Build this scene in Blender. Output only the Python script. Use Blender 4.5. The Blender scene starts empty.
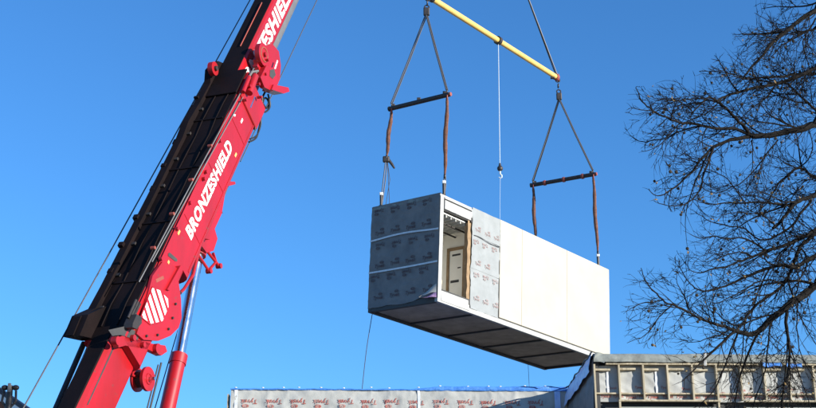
import bpy, bmesh, math, random
from mathutils import Vector as V, Matrix, noise
R_ = math.radians
random.seed(7)
scn = bpy.context.scene
COL = scn.collection

# ---------------------------------------------------------------- camera
PITCH = R_(19.51); FPX = 1300.0; EYE = V((0, 0, 1.65))
cd = bpy.data.cameras.new('camera'); cam = bpy.data.objects.new('camera', cd); COL.objects.link(cam)
cam.location = EYE; cam.rotation_euler = (math.pi/2 + PITCH, 0, 0)
cd.sensor_width = 36; cd.lens = FPX/816*36; cd.clip_end = 5000; cd.clip_start = .05
scn.camera = cam
scn.render.resolution_x = 1024; scn.render.resolution_y = 512
# ---------------------------------------------------------------- sky, sun, exposure
SUN_EL = R_(11.5); SUN_AZ = R_(120.0)      # azimuth clockwise from +Y: to the right and a little behind the viewer
w = bpy.data.worlds.new('World'); scn.world = w; w.use_nodes = True
nt = w.node_tree; bg = nt.nodes['Background']
sky = nt.nodes.new('ShaderNodeTexSky'); sky.sky_type = 'NISHITA'; sky.sun_disc = False
sky.sun_elevation = SUN_EL; sky.sun_rotation = SUN_AZ
sky.air_density = 1.0; sky.dust_density = 0.0; sky.ozone_density = 6.0; sky.altitude = 100
hsv = nt.nodes.new('ShaderNodeHueSaturation'); hsv.inputs['Saturation'].default_value = 1.04
nt.links.new(sky.outputs[0], hsv.inputs['Color']); nt.links.new(hsv.outputs[0], bg.inputs[0]); bg.inputs[1].default_value = 0.15
sd = bpy.data.lights.new('sun', 'SUN'); so = bpy.data.objects.new('sun', sd); COL.objects.link(so)
sd.energy = 5.0; sd.angle = R_(.5); sd.color = (1, .94, .84)
SUN = V((math.sin(SUN_AZ)*math.cos(SUN_EL), math.cos(SUN_AZ)*math.cos(SUN_EL), math.sin(SUN_EL)))
so.rotation_euler = SUN.to_track_quat('Z', 'Y').to_euler(); so.location = SUN*60
vs = scn.view_settings; vs.view_transform = 'Standard'; vs.look = 'None'; vs.exposure = 0.89; vs.gamma = 1
vs.use_curve_mapping = False

# ---------------------------------------------------------------- helpers
FWD = V((0, math.cos(PITCH), math.sin(PITCH))); UPV = V((0, -math.sin(PITCH), math.cos(PITCH))); RGT = V((1, 0, 0))
def ray(x, y): return FWD + RGT*((x-408)/FPX) + UPV*((204-y)/FPX)
def at(x, y, d): return EYE + ray(x, y)*d
def hit(x, y, o, n):
    r = ray(x, y); return EYE + r*(((o-EYE).dot(n))/r.dot(n))

class MB:
    def __init__(s): s.v = []; s.f = []
    def add(s, vs, fs):
        b = len(s.v); s.v += [V(p) for p in vs]; s.f += [tuple(i+b for i in q) for q in fs]; return s
    def box(s, lo, hi, M=None, bev=0.0):
        lo = V(lo); hi = V(hi)
        if bev <= 0:
            vs = [V((x, y, z)) for x in (lo.x, hi.x) for y in (lo.y, hi.y) for z in (lo.z, hi.z)]
            fs = [(0,1,3,2), (4,6,7,5), (0,4,5,1), (2,3,7,6), (0,2,6,4), (1,5,7,3)]
        else:
            bm = bmesh.new(); bmesh.ops.create_cube(bm, size=1)
            c = (lo+hi)/2; d = hi-lo
            for q in bm.verts: q.co = V((q.co.x*d.x, q.co.y*d.y, q.co.z*d.z)) + c
            b = min(bev, min(abs(d.x), abs(d.y), abs(d.z))*.45)
            bmesh.ops.bevel(bm, geom=list(bm.edges), offset=b, segments=2, affect='EDGES', profile=.5)
            bm.verts.index_update(); vs = [q.co.copy() for q in bm.verts]; fs = [tuple(q.index for q in f.verts) for f in bm.faces]; bm.free()
        if M: vs = [M @ q for q in vs]
        return s.add(vs, fs)
    def tube(s, pts, rad, n=8, cap=True):
        pts = [V(p) for p in pts]
        if not isinstance(rad, (list, tuple)): rad = [rad]*len(pts)
        vs = []; fs = []; ref = None
        for i, p in enumerate(pts):
            a = pts[max(i-1, 0)]; b = pts[min(i+1, len(pts)-1)]
            t = (b-a)
            if t.length < 1e-9: t = V((0, 0, 1))
            t.normalize()
            if ref is None: ref = t.orthogonal().normalized()
            ref = (ref - t*ref.dot(t))
            if ref.length < 1e-6: ref = t.orthogonal()
            ref.normalize(); bi = t.cross(ref)
            for k in range(n):
                an = 2*math.pi*k/n
                vs.append(p + (ref*math.cos(an)+bi*math.sin(an))*rad[i])
        for i in range(len(pts)-1):
            for k in range(n):
                a = i*n+k; b = i*n+(k+1) % n
                fs.append((a, b, b+n, a+n))
        if cap:
            fs.append(tuple(range(n-1, -1, -1))); m = (len(pts)-1)*n; fs.append(tuple(range(m, m+n)))
        return s.add(vs, fs)
    def prism(s, poly, d0, d1):
        """poly: list of 3D points; extruded from offset vector d0 to d1"""
        n = len(poly); vs = [V(p)+d0 for p in poly]+[V(p)+d1 for p in poly]
        fs = [tuple(range(n)), tuple(range(2*n-1, n-1, -1))]
        fs += [(i, i+n, (i+1) % n+n, (i+1) % n) for i in range(n)]
        return s.add(vs, fs)
    def disc(s, c, ax, r, th, n=24, r2=None):
        ax = V(ax).normalized(); c = V(c); r2 = r if r2 is None else r2
        return s.tube([c-ax*th/2, c+ax*th/2], [r, r2], n)
    def sphere(s, c, r, nu=10, nv=7, sc=(1, 1, 1)):
        c = V(c); vs = [c+V((0, 0, r*sc[2]))]; fs = []
        for j in range(1, nv):
            th = math.pi*j/nv
            for i in range(nu):
                ph = 2*math.pi*i/nu
                vs.append(c+V((r*sc[0]*math.sin(th)*math.cos(ph), r*sc[1]*math.sin(th)*math.sin(ph), r*sc[2]*math.cos(th))))
        vs.append(c-V((0, 0, r*sc[2])))
        for i in range(nu): fs.append((0, 1+i, 1+(i+1) % nu))
        for j in range(nv-2):
            for i in range(nu):
                a = 1+j*nu+i; b = 1+j*nu+(i+1) % nu; fs.append((a, a+nu, b+nu, b))
        m = len(vs)-1
        for i in range(nu): fs.append((m, m-nu+(i+1) % nu, m-nu+i))
        return s.add(vs, fs)
    def torus(s, c, ax, R, r, n=16, m=6, sc=None):
        ax = V(ax).normalized(); x = ax.orthogonal().normalized() if sc is None else V(sc).normalized(); y = ax.cross(x)
        vs = []; fs = []
        for i in range(n):
            a = 2*math.pi*i/n; d = x*math.cos(a)+y*math.sin(a)
            for j in range(m):
                b = 2*math.pi*j/m; vs.append(V(c)+d*(R+r*math.cos(b))+ax*r*math.sin(b))
        for i in range(n):
            for j in range(m):
                fs.append((i*m+j, ((i+1) % n)*m+j, ((i+1) % n)*m+(j+1) % m, i*m+(j+1) % m))
        return s.add(vs, fs)
    def grid(s, fn, nu, nv):
        vs = [fn(i/nu, j/nv) for j in range(nv+1) for i in range(nu+1)]
        fs = [(j*(nu+1)+i, j*(nu+1)+i+1, (j+1)*(nu+1)+i+1, (j+1)*(nu+1)+i) for j in range(nv) for i in range(nu)]
        return s.add(vs, fs)
    def build(s, name, mat, parent=None, smooth=False, M=None, ang=35):
        me = bpy.data.meshes.new(name)
        vs = s.v if M is None else [M @ q for q in s.v]
        o = bpy.data.objects.new(name, me); COL.objects.link(o)
        org = V((0, 0, 0))
        if parent is not None:
            o.parent = parent; p = parent
            while p is not None: org += p.location; p = p.parent
        me.from_pydata([tuple(q-org) for q in vs], [], s.f)
        bm = bmesh.new(); bm.from_mesh(me)
        bmesh.ops.recalc_face_normals(bm, faces=bm.faces)
        if smooth:
            for f in bm.faces: f.smooth = True
            lim = R_(ang)
            for e in bm.edges:
                if len(e.link_faces) == 2 and e.calc_face_angle(0) > lim: e.smooth = False
        bm.to_mesh(me); bm.free()
        me.materials.append(MT[mat] if isinstance(mat, str) else mat)
        return o

def tag(o, label=None, cat=None, group=None, kind=None):
    if label: o['label'] = label
    if cat: o['category'] = cat
    if group: o['group'] = group
    if kind: o['kind'] = kind
    return o
def empty(name, loc, label, cat, group=None):
    o = bpy.data.objects.new(name, None); COL.objects.link(o); o.location = loc; o.empty_display_size = .3
    return tag(o, label, cat, group)
_txt = {}
def text_geo(s, bold=.0):
    """flat lettering as (verts2d, faces), cap height about 0.7, anchored left at the baseline"""
    k = (s, bold)
    if k not in _txt:
        c = bpy.data.curves.new('lettering', 'FONT'); c.body = s; c.resolution_u = 3; c.offset = bold; c.fill_mode = 'FRONT'; c.space_character = 1.0 + bold*2.6
        o = bpy.data.objects.new('lettering', c); COL.objects.link(o)
        dg = bpy.context.evaluated_depsgraph_get(); me = o.evaluated_get(dg).to_mesh()
        vs = [(q.co.x, q.co.y) for q in me.vertices]; fs = [tuple(p.vertices) for p in me.polygons]
        x0 = min(q[0] for q in vs); x1 = max(q[0] for q in vs)
        _txt[k] = ([(a-x0, b) for a, b in vs], fs, x1-x0)
        o.evaluated_get(dg).to_mesh_clear(); bpy.data.objects.remove(o); bpy.data.curves.remove(c)
    return _txt[k]

# ---------------------------------------------------------------- materials
MT = {}
def mat(name, col, rough=.6, metal=0., col2=None, nscale=3., bump=0., bscale=30., spec=.5, stretch=None, coat=0., detail=6., spots=None, lo=.35, hi=.7):
    m = bpy.data.materials.new(name); m.use_nodes = True; n = m.node_tree.nodes; l = m.node_tree.links
    b = n['Principled BSDF']; b.inputs['Base Color'].default_value = (*col, 1); b.inputs['Roughness'].default_value = rough
    b.inputs['Metallic'].default_value = metal; b.inputs['Specular IOR Level'].default_value = spec
    b.inputs['Coat Weight'].default_value = coat; b.inputs['Coat Roughness'].default_value = .15
    tc = n.new('ShaderNodeTexCoord'); mp = n.new('ShaderNodeMapping'); l.new(tc.outputs['Object'], mp.inputs[0])
    if stretch: mp.inputs['Scale'].default_value = stretch
    out = None
    if col2:
        t = n.new('ShaderNodeTexNoise'); t.inputs['Scale'].default_value = nscale; t.inputs['Detail'].default_value = detail; t.inputs['Roughness'].default_value = .6
        l.new(mp.outputs[0], t.inputs[0]); r = n.new('ShaderNodeMapRange'); r.inputs[1].default_value = lo; r.inputs[2].default_value = hi
        l.new(t.outputs[0], r.inputs[0]); mx = n.new('ShaderNodeMix'); mx.data_type = 'RGBA'
        mx.inputs[6].default_value = (*col, 1); mx.inputs[7].default_value = (*col2, 1); l.new(r.outputs[0], mx.inputs[0]); out = mx.outputs[2]
        ro = n.new('ShaderNodeMapRange'); ro.inputs[3].default_value = max(0, rough-.08); ro.inputs[4].default_value = min(1, rough+.14)
        l.new(t.outputs[0], ro.inputs[0]); l.new(ro.outputs[0], b.inputs['Roughness'])
    if spots:
        t2 = n.new('ShaderNodeTexNoise'); t2.inputs['Scale'].default_value = spots[1]; t2.inputs['Detail'].default_value = 8; l.new(tc.outputs['Object'], t2.inputs[0])
        r2 = n.new('ShaderNodeMapRange'); r2.inputs[1].default_value = spots[2]; r2.inputs[2].default_value = spots[2]+.06; l.new(t2.outputs[0], r2.inputs[0])
        m2 = n.new('ShaderNodeMix'); m2.data_type = 'RGBA'; m2.inputs[7].default_value = (*spots[0], 1)
        if out: l.new(out, m2.inputs[6])
        else: m2.inputs[6].default_value = (*col, 1)
        l.new(r2.outputs[0], m2.inputs[0]); out = m2.outputs[2]
    if out: l.new(out, b.inputs['Base Color'])
    if bump:
        t3 = n.new('ShaderNodeTexNoise'); t3.inputs['Scale'].default_value = bscale; t3.inputs['Detail'].default_value = 5; l.new(mp.outputs[0], t3.inputs[0])
        bp = n.new('ShaderNodeBump'); bp.inputs['Strength'].default_value = bump; bp.inputs['Distance'].default_value = .02; l.new(t3.outputs[0], bp.inputs['Height']); l.new(bp.outputs[0], b.inputs['Normal'])
    MT[name] = m; return m
mat('red_paint', (.375, .006, .011), .38, col2=(.25, .007, .010), nscale=1.1, stretch=(1.6, 1.6, .5), bump=.08, bscale=5, spots=((.20, .03, .025), 9, .66), coat=.08)
mat('dark_paint_and_shade', (.0045, .0025, .0026), .65, col2=(.009, .004, .004), nscale=2.5, bump=.15, bscale=12, spec=.15)  # black of the mast; on the boom top it paints in shade
mat('dark_steel', (.028, .026, .026), .5, metal=.3, col2=(.05, .04, .035), nscale=6, bump=.1)
mat('grey_paint', (.12, .12, .12), .5, col2=(.16, .155, .15), nscale=3, bump=.05)
mat('chrome', (.75, .76, .78), .16, metal=1., col2=(.68, .69, .7), nscale=6)
mat('white_print', (.82, .82, .80), .5, col2=(.74, .74, .72), nscale=7)
mat('black_rubber', (.012, .012, .013), .55, col2=(.02, .02, .02), nscale=8)
mat('rope_steel', (.07, .07, .075), .5, metal=.5, col2=(.12, .115, .11), nscale=40)
mat('pale_rope', (.55, .62, .66), .6, col2=(.4, .45, .5), nscale=30)
mat('yellow_paint', (.74, .50, .15), .42, col2=(.66, .41, .10), nscale=4, spots=((.25, .10, .04), 14, .66), bump=.06)
mat('rust_red', (.32, .05, .035), .6, col2=(.20, .06, .04), nscale=8)
mat('webbing', (.17, .066, .036), .85, col2=(.07, .03, .02), nscale=9, bump=.5, bscale=60)
mat('wrap', (.40, .405, .38), .62, col2=(.32, .325, .31), nscale=2.2, bump=.35, bscale=7, spec=.25)
mat('module_wrap', (.27, .285, .285), .6, col2=(.225, .24, .24), nscale=2.2, bump=.3, bscale=7, spec=.25)
mat('dark_and_shaded_wrap', (.20, .192, .185), .6, col2=(.14, .136, .135), nscale=2.5, bump=.3, bscale=6, spec=.25)  # dark membrane on the module end; painted shade on the side wall
mat('faint_print', (.27, .16, .145), .7, col2=(.27, .24, .23), nscale=6)
mat('dark_print', (.085, .035, .035), .7, col2=(.13, .105, .10), nscale=7)
mat('wrap_fascia', (.26, .28, .255), .65, col2=(.14, .15, .14), nscale=3.2, bump=.5, bscale=8, spec=.2)
mat('seam_tape', (.66, .68, .69), .4, col2=(.50, .52, .54), nscale=10, bump=.2, bscale=18)
mat('wrap_print', (.34, .07, .05), .7, col2=(.38, .27, .24), nscale=5, lo=.42, hi=.75)
mat('cream_board', (.43, .402, .328), .7, col2=(.39, .362, .29), nscale=.8, bump=.05, bscale=40, spec=.2)
mat('white_metal', (.40, .40, .38), .5, col2=(.29, .29, .275), nscale=5, bump=.05)
mat('plasterboard', (.78, .76, .70), .85, col2=(.72, .70, .64), nscale=2.5, bump=.05)
mat('timber', (.46, .40, .28), .85, col2=(.24, .20, .13), nscale=2, stretch=(6, 6, .6), bump=.2, bscale=18)
mat('rough_wood', (.30, .20, .11), .85, col2=(.20, .13, .07), nscale=5, bump=.5, bscale=25)
mat('soffit_board', (.46, .36, .26), .8, col2=(.30, .235, .17), nscale=2.2, bump=.1)
mat('frame_steel', (.03, .03, .03), .6, col2=(.05, .045, .04), nscale=4, bump=.1)
mat('blue_tarp', (.045, .17, .52), .45, col2=(.08, .26, .62), nscale=4, bump=.7, bscale=14)
mat('pale_tarp', (.55, .64, .82), .4, col2=(.30, .42, .72), nscale=5, bump=.6, bscale=12)
mat('purple_film', (.42, .22, .42), .45, col2=(.55, .35, .52), nscale=8, bump=.4)
mat('dark_recess', (.03, .032, .035), .8, col2=(.05, .05, .05), nscale=4)
mat('plank', (.30, .31, .28), .8, col2=(.20, .21, .19), nscale=3, stretch=(.5, 6, 6), bump=.2)
mat('slate', (.035, .037, .05), .6, col2=(.055, .055, .07), nscale=6, bump=.4)
mat('brick', (.28, .12, .08), .85, col2=(.20, .09, .06), nscale=7, bump=.4)
mat('white_wood', (.78, .78, .75), .5)
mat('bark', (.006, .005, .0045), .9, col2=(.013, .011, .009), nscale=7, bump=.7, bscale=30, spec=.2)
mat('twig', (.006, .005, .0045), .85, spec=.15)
mat('seed', (.02, .015, .01), .9, col2=(.045, .035, .02), nscale=3)
mat('dead_leaf', (.13, .10, .035), .8, col2=(.20, .12, .04), nscale=4)
mat('ground', (.28, .26, .22), .95, col2=(.34, .31, .26), nscale=.35, bump=.6, bscale=6, detail=10)
mat('tyre', (.018, .018, .018), .8, bump=.3, bscale=40)
mat('glass', (.03, .04, .05), .06, spec=.6)

# ---------------------------------------------------------------- ground
g = MB().grid(lambda a, b: V(((a-.5)*2400, (b-.5)*2400, 0)), 24, 24).build('ground', 'ground'); tag(g, kind='structure')

# ---------------------------------------------------------------- building under construction
YAW = R_(1.2)
BE = V((math.cos(YAW), math.sin(YAW), 0)); BN = V((-math.sin(YAW), math.cos(YAW), 0)); BZ = V((0, 0, 1))
BO = at(594, 354, 32.1)                       # top front corner of the near block
def bp(x, y, z): return BO + BE*x + BN*y + BZ*z   # z measured from the roof edge
BTOP = BO.z
def bbox(mb, x0, x1, y0, y1, z0, z1, bev=0):
    M = Matrix(((BE.x, BN.x, 0, BO.x), (BE.y, BN.y, 0, BO.y), (0, 0, 1, BO.z), (0, 0, 0, 1)))
    return mb.box((x0, y0, z0), (x1, y1, z1), M, bev)
def wr(x, z, s=0, amp=1.):                    # sheet wrinkles, metres
    a = noise.noise(V((x*1.1+s*7.3, z*.9, s))) * .022 + noise.noise(V((x*3.1+z*1.7, z*2.2-x*.8, s+5))) * .012
    b = abs(noise.noise(V((x*2.2-z*2.6, z*1.3+x, s+9))))
    return (a*1.5 - .026*(1-min(1, b*6)))*amp
def print_rows(mb, place, x0, x1, z, word_h, step, flip, sd, oval=True, jit=.03):
    """rows of the wrap maker's mark; place(x, z, lift) -> world"""
    rnd = random.Random(sd)
    vs, fs, wd = text_geo('Tyvek', .018)
    sc = word_h/.7; x = x0 + rnd.uniform(0, .2)
    while x + wd*sc < x1:
        dz = rnd.uniform(-jit, jit)*.4; sh = .18
        def tr(p):
            a = (p[0]+sh*p[1])*sc; b = p[1]*sc
            if flip: a = wd*sc - a; b = -b
            return place(x+a, z+dz+b, .006)
        mb.add([tr(p) for p in vs], fs)
        if oval:
            ox = wd*.72*sc; oz = word_h*1.45; n = 14
            for ro, ri in ((1, .72),):
                ring = []
                for k in range(n):
                    an = 2*math.pi*k/n
                    for q in (ro, ri): ring.append((ox+math.cos(an)*q*word_h*.75, oz+math.sin(an)*q*word_h*.42))
                def t2(p):
                    a, b = p
                    if flip: a = wd*sc-a; b = -b
                    return place(x+a, z+dz+b, .006)
                mb.add([t2(p) for p in ring], [(2*k, 2*k+1, 2*((k+1) % n)+1, 2*((k+1) % n)) for k in range(n)])
            for k in range(3):
                a0 = ox-word_h*.5+k*word_h*.36
                q = [(a0, oz-word_h*.12), (a0+word_h*.25, oz-word_h*.12), (a0+word_h*.25, oz+word_h*.14), (a0, oz+word_h*.14)]
                mb.add([t2(p) for p in q], [(0, 1, 2, 3)])
        x += step + rnd.uniform(-jit, jit)

WID = 9.0; DEP = 9.5
near = empty('modular_building', V((BO.x, BO.y, 0)), 'building block with open timber studs over pale wrap and a draped grey roof edge', 'building')
# solid core behind the wrap, storey below, floor band
m = MB(); bbox(m, .10, WID, .24, DEP, -BTOP, -.05); m.build('core_wall', 'dark_recess', near)
STUD_D = .155
m = MB()
m.grid(lambda a, b: bp(a*WID, STUD_D + wr(a*WID, b*1.05, 1, .9), -.26-b*.90), 150, 18); m.build('house_wrap', 'wrap', near, True, ang=80)
m = MB()
pl = lambda x, z, lift: bp(x, STUD_D + wr(x, -(z+.26)/.9*1.05, 1, .9) - lift - .006, z)
print_rows(m, pl, .08, WID-.3, -1.06, .075, .31, False, 3, jit=.05); print_rows(m, pl, .2, WID-.3, -.86, .06, .6, False, 5, False, jit=.1)
o = m.build('wrap_lettering', 'wrap_print', near); tag(o, kind='stuff')
# wrap of the side wall (turned from the sun, its shade put into the colour), with long folds
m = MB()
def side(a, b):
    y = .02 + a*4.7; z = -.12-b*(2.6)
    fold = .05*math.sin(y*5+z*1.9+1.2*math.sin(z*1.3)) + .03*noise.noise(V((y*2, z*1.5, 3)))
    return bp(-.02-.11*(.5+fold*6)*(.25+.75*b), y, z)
m.grid(side, 60, 30); o = m.build('side_wrap', 'dark_and_shaded_wrap', near, True, ang=80); tag(o, 'hanging wrap on the side wall, coloured dark for its shade')
m = MB(); bbox(m, .02, .12, .10, DEP, -BTOP, -.1); m.build('side_wall', 'dark_recess', near)
# studs, one by one
rnd = random.Random(4)
stud_me = None
for i in range(15):
    x = i*.6 + rnd.uniform(-.012, .012)
    hz = -1.13 if i not in (0, 5) else -2.6
    m = MB(); bbox(m, x-.022, x+.022, 0.0, STUD_D+.03, hz, -.25, .004); m.build('stud', 'timber', near)
    if i < 14:
        zr = -.37 + rnd.uniform(-.012, .012)
        m = MB(); bbox(m, x+.025, x+.40+rnd.uniform(-.03, .03), .03, STUD_D+.02, zr-.025, zr+.022, .003); m.build('nogging', 'timber', near)
        m = MB(); bbox(m, x+.025, x+.575, .045, STUD_D+.02, -.985, -.95, .003); m.build('lower_rail', 'timber', near)
        if rnd.random() < .22:
            xs = x+rnd.uniform(.30, .40)
            m = MB().grid(lambda a, b: bp(xs+a*.055+.004*math.sin(b*9), STUD_D-.022+.004*math.sin(b*14), -.40-b*.55), 2, 12); m.build('seam_tape', 'seam_tape', near, True)
m = MB(); bbox(m, .28, WID, -.012, .10, -.262, -.205, .005); m.build('top_rail', 'timber', near)
for x0, x1 in ((.55, 3.05), (3.65, WID)):
    m = MB(); bbox(m, x0, x1, -.03, .10, -1.175, -1.135, .004); m.build('bottom_plate', 'timber', near)
    m = MB(); bbox(m, x0+.02, x1, .03, .12, -1.62, -1.30, .006); m.build('plank', 'plank', near)
m = MB(); bbox(m, .55, .60, -.028, .03, -2.4, -1.18, .004); m.build('post', 'timber', near)
# grey membrane folded over the roof edge
m = MB()
def memb(a, b):
    x = -.03+a*(WID+.03)
    z = -b*.205 if b < 1 else -.205
    lump = .9*noise.noise(V((x*.9, 2.2, 8)))+.5*noise.noise(V((x*3.4, b*2, 4)))
    return bp(x, -.035-.03*math.sin(b*math.pi)+.03*lump*(.3+b) - .02*b, z+.02*noise.noise(V((x*1.4, 1, 1)))*(1-b*.3) - .012*abs(noise.noise(V((x*5, 0, 2)))))
m.grid(memb, 200, 8)
m.grid(lambda a, b: bp(-.03+a*(WID+.03), -.035+b*DEP, .02*noise.noise(V(((-.03+a*(WID+.03))*1.4, 1, 1)))*(1-b) + .06*b), 60, 8)
m.build('roof_membrane', 'wrap_fascia', near, True, ang=80)
# torn corner flap and loose tarps
m = MB(); m.grid(lambda a, b: bp(.02+a*.26-.05*b, -.06-.03*math.sin(a*5+b*3), .03-b*.22-.05*a*a), 8, 6); m.build('corner_flap', 'wrap_fascia', near, True)
m = MB()
def tarp(a, b):
    y = -.02+a*4.6
    return bp(-.05-.05*math.sin(b*2.5)-.03*noise.noise(V((y*2.3, b*3, 1)))-.10*b*.6, y, .035+.03*noise.noise(V((y*1.6, 0, 4)))-b*(.48+.06*noise.noise(V((y*1.2, 3, 1)))))
m.grid(tarp, 50, 8); o = m.build('edge_tarp', 'pale_tarp', near, True, ang=80); tag(o, 'pale blue tarpaulin strip along the side roof edge')
m = MB(); m.tube([bp(-.06+.015*math.sin(k*.9), -.03+k*.23, .045+.025*math.sin(k*1.7)) for k in range(21)], .022, 6); m.build('tarp_rope', 'black_rubber', near, True)
for x0, x1, zt in ((4.15, 4.62, -.20), (4.72, 5.12, -.215)):
    m = MB(); m.grid(lambda a, b: bp(x0+a*(x1-x0), -.045-.02*math.sin(a*6+b*4)-.02*b, zt-.02*math.sin(a*3.1)-b*(.09+.02*math.sin(a*7))), 12, 5); o = m.build('tucked_tarp', 'blue_tarp', near, True)
m = MB(); bbox(m, 2.72, 2.86, -.06, .06, -.16, .04, .02); bbox(m, 2.69, 2.76, -.075, -.05, -.30, .03, .01); m.build('roof_bracket', 'white_metal', near)

# far block, set back behind the near one
SB = 4.5
XL = ((hit(231, 392, bp(0, SB, 0), BN) - bp(0, SB, 0)).dot(BE))
far = empty('modular_building', bp(XL, SB, -BTOP), 'long low building block wrapped in printed pale sheeting with blue tarpaulin on its roof edge', 'building')
m = MB(); bbox(m, XL+.05, -.12, SB+.10, SB+10, -BTOP, -.06); m.build('core_wall', 'dark_recess', far)
m = MB(); bbox(m, -.12, WID, SB+5.2, SB+10, -BTOP, -.3); m.build('rear_wall', 'dark_recess', far)
def fw(x, z): return wr(x, z, 2, .9)
m = MB(); m.grid(lambda a, b: bp(XL+a*(-XL-.06), SB + fw(XL+a*(-XL-.06), -.02-b*2.4), -.02-b*2.4), 170, 36); m.build('house_wrap', 'wrap', far, True, ang=80)
m = MB()
pl2 = lambda x, z, lift: bp(x, SB+fw(x, z)-lift-.012, z)
print_rows(m, pl2, XL+.2, -.3, -.30, .125, .665, True, 11)
print_rows(m, pl2, XL+.5, -.3, -1.0, .125, .665, True, 12)
o = m.build('wrap_lettering', 'wrap_print', far); tag(o, kind='stuff')
for x0, wd in ((XL+.10, .09), (-4.22-.02, .075)):
    m = MB().grid(lambda a, b: bp(x0+a*wd+.01*math.sin(b*11), SB-.03+.006*math.sin(b*19+a), -.03-b*2.3), 2, 24); m.build('seam_tape', 'seam_tape', far, True)
m = MB(); bbox(m, XL-.10, XL-.05, SB+.02, SB+.3, -3, -.14, .005); m.build('corner_post', 'timber', far)
m = MB()
def btarp(a, b):
    x = XL-.02+a*(-XL+.0); u = max(0, (x+4.1))/4.1
    hgt = .045+.075*min(1, max(0, (x+4.4)*1.2)) + .02*noise.noise(V((x*3, 1, 2)))
    if b <= .5:
        q = b*2; return bp(x, SB-.03-.02*math.sin(q*3)-.012*noise.noise(V((x*4, q*3, 1))), -.035+hgt*q+.012*noise.noise(V((x*6, 2, 2))))
    q = (b-.5)*2; return bp(x, SB-.03+q*1.8, -.035+hgt+.012*noise.noise(V((x*6, 2, 2)))*(1-q)-.05*q)
m.grid(btarp, 240, 10); m.build('roof_tarp', 'blue_tarp', far, True, ang=80)
m = MB()
for k in range(16):
    x = XL+.2+k*.62+random.uniform(-.2, .2); c = bp(x, SB-.02, .03+.03*random.random()+(.06 if x > -4 else 0)); m.sphere(c, .022, 6, 4, (1.7, 1, .8))
o = m.build('tarp_knots', 'seam_tape', far, True); tag(o, kind='stuff')
m = MB(); bbox(m, -1.0, -.55, SB-.05, SB+.5, .02, .10, .03); m.grid(lambda a, b: bp(-1.5+a*1.45, SB-.08+b*.8, .03+.07*abs(math.sin(a*7+b*4))+.03*noise.noise(V((a*6, b*4, 0)))), 16, 8); m.build('bunched_tarp', 'blue_tarp', far, True)
m = MB().grid(lambda a, b: bp(-.42+a*.16, SB-.05-.02*math.sin(b*6), -.05-b*2), 2, 10); m.build('loose_strip', 'pale_tarp', far, True)

# ---------------------------------------------------------------- hanging module
ML, MW, MH = 9.88, 2.63, 3.3
ME = V((.85, 36.54, 11.62))
MM = Matrix.Translation(ME) @ (Matrix.Rotation(R_(51.81), 4, 'Z') @ Matrix.Rotation(R_(.46), 4, 'Y') @ Matrix.Rotation(R_(2.32), 4, 'X'))
mod = empty('building_module', ME, 'lifted box-shaped building module with cream panels, grey wrapped end and an open doorway bay', 'module')
def mbuild(mb, name, mt, smooth=False, parent=mod, ang=35): return mb.build(name, mt, parent, smooth, MM, ang)
def mbox(name, mt, lo, hi, bev=.006, parent=mod): return mbuild(MB().box(lo, hi, None, bev), name, mt, parent=parent)
# chassis: channels, joists, soffit boards
mbox('chassis_beam', 'white_metal', (.0, -.012, -.02), (ML, .10, .13))
mbox('chassis_beam', 'frame_steel', (.0, MW-.12, -.045), (ML, MW, .16))
mbox('end_channel', 'frame_steel', (.004, .10, -.035), (.12, MW-.12, .14)); mbox('end_channel', 'frame_steel', (ML-.12, .10, -.035), (ML-.004, MW-.12, .14))
for k in range(1, 5):
    x = k*ML/5; mbox('joist', 'frame_steel', (x-.035, .10, -.012), (x+.035, MW-.12, .14))
for k in range(5):
    mbox('soffit_board', 'soffit_board', (k*ML/5+.037 if k else .12, .10, .035), ((k+1)*ML/5-.037 if k < 4 else ML-.12, MW-.12, .06), 0)
mbox('floor', 'plasterboard', (.03, .05, .165), (ML-.02, MW-.03, .22), 0)
# walls
mbox('end_wall', 'plasterboard', (.03, .03, .22), (.10, MW-.02, 3.22), 0)
mbox('end_wall', 'cream_board', (ML-.06, .10, .17), (ML, MW, 3.25), .01)
mbox('rear_wall', 'plasterboard', (.10, MW-.09, .22), (ML-.06, MW-.02, 3.22), 0)
mbox('front_wall', 'rough_wood', (1.60, .035, .22), (ML-.06, .12, 3.20), 0)
mbox('ceiling', 'plasterboard', (.10, .12, 2.78), (ML-.06, MW-.09, 2.82), 0)
# roof
mbuild(MB().box((.0, .0, 3.23), (ML, MW, 3.30), None, .01), 'roof', 'white_metal')
mbuild(MB().grid(lambda a, b: V((-.03+.01*noise.noise(V((b*9, 0, 1))), MW*b, 3.305+.02*noise.noise(V((b*6, a*2, 3)))-a*.12)) if a > .4 else V((.25*(.4-a)-.03, MW*b, 3.32)), 6, 30), 'roof_edge_strip', 'wrap_fascia', True)
# wrapped end face, three lapped sheets with tape between
def me_w(y, z): return wr(y, z, 4, .5)
zs = [(.10, 1.19), (1.17, 2.22), (2.20, 3.30)]
for k, (z0, z1) in enumerate(zs):
    def fn(a, b):
        y = -.004+a*(MW+.008); z = z0+b*(z1-z0)
        if k == 0 and b < .2: z += (1-b*5)*(-.03+.10*math.exp(-((a-.18)/.12)**2)+.05*noise.noise(V((a*5, 1, 1))))
        return V((-.012-.006*k+me_w(y, z), y, z))
    mbuild(MB().grid(fn, 60, 26), 'wrap_sheet', 'dark_and_shaded_wrap', True, ang=80)
def tape(zc, th, wav):
    def fn(a, b):
        y = .0+a*MW; z = zc+wav(a)+(b-.5)*th; return V((-.052, y, z))
    return fn
for zc, wav in ((1.185, lambda a: -.012*math.sin(a*3)), (2.22, lambda a: .035*math.sin(a*5.2-1.2))):
    mbuild(MB().grid(tape(zc, .055, wav), 40, 1), 'seam_tape', 'seam_tape', True)
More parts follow.
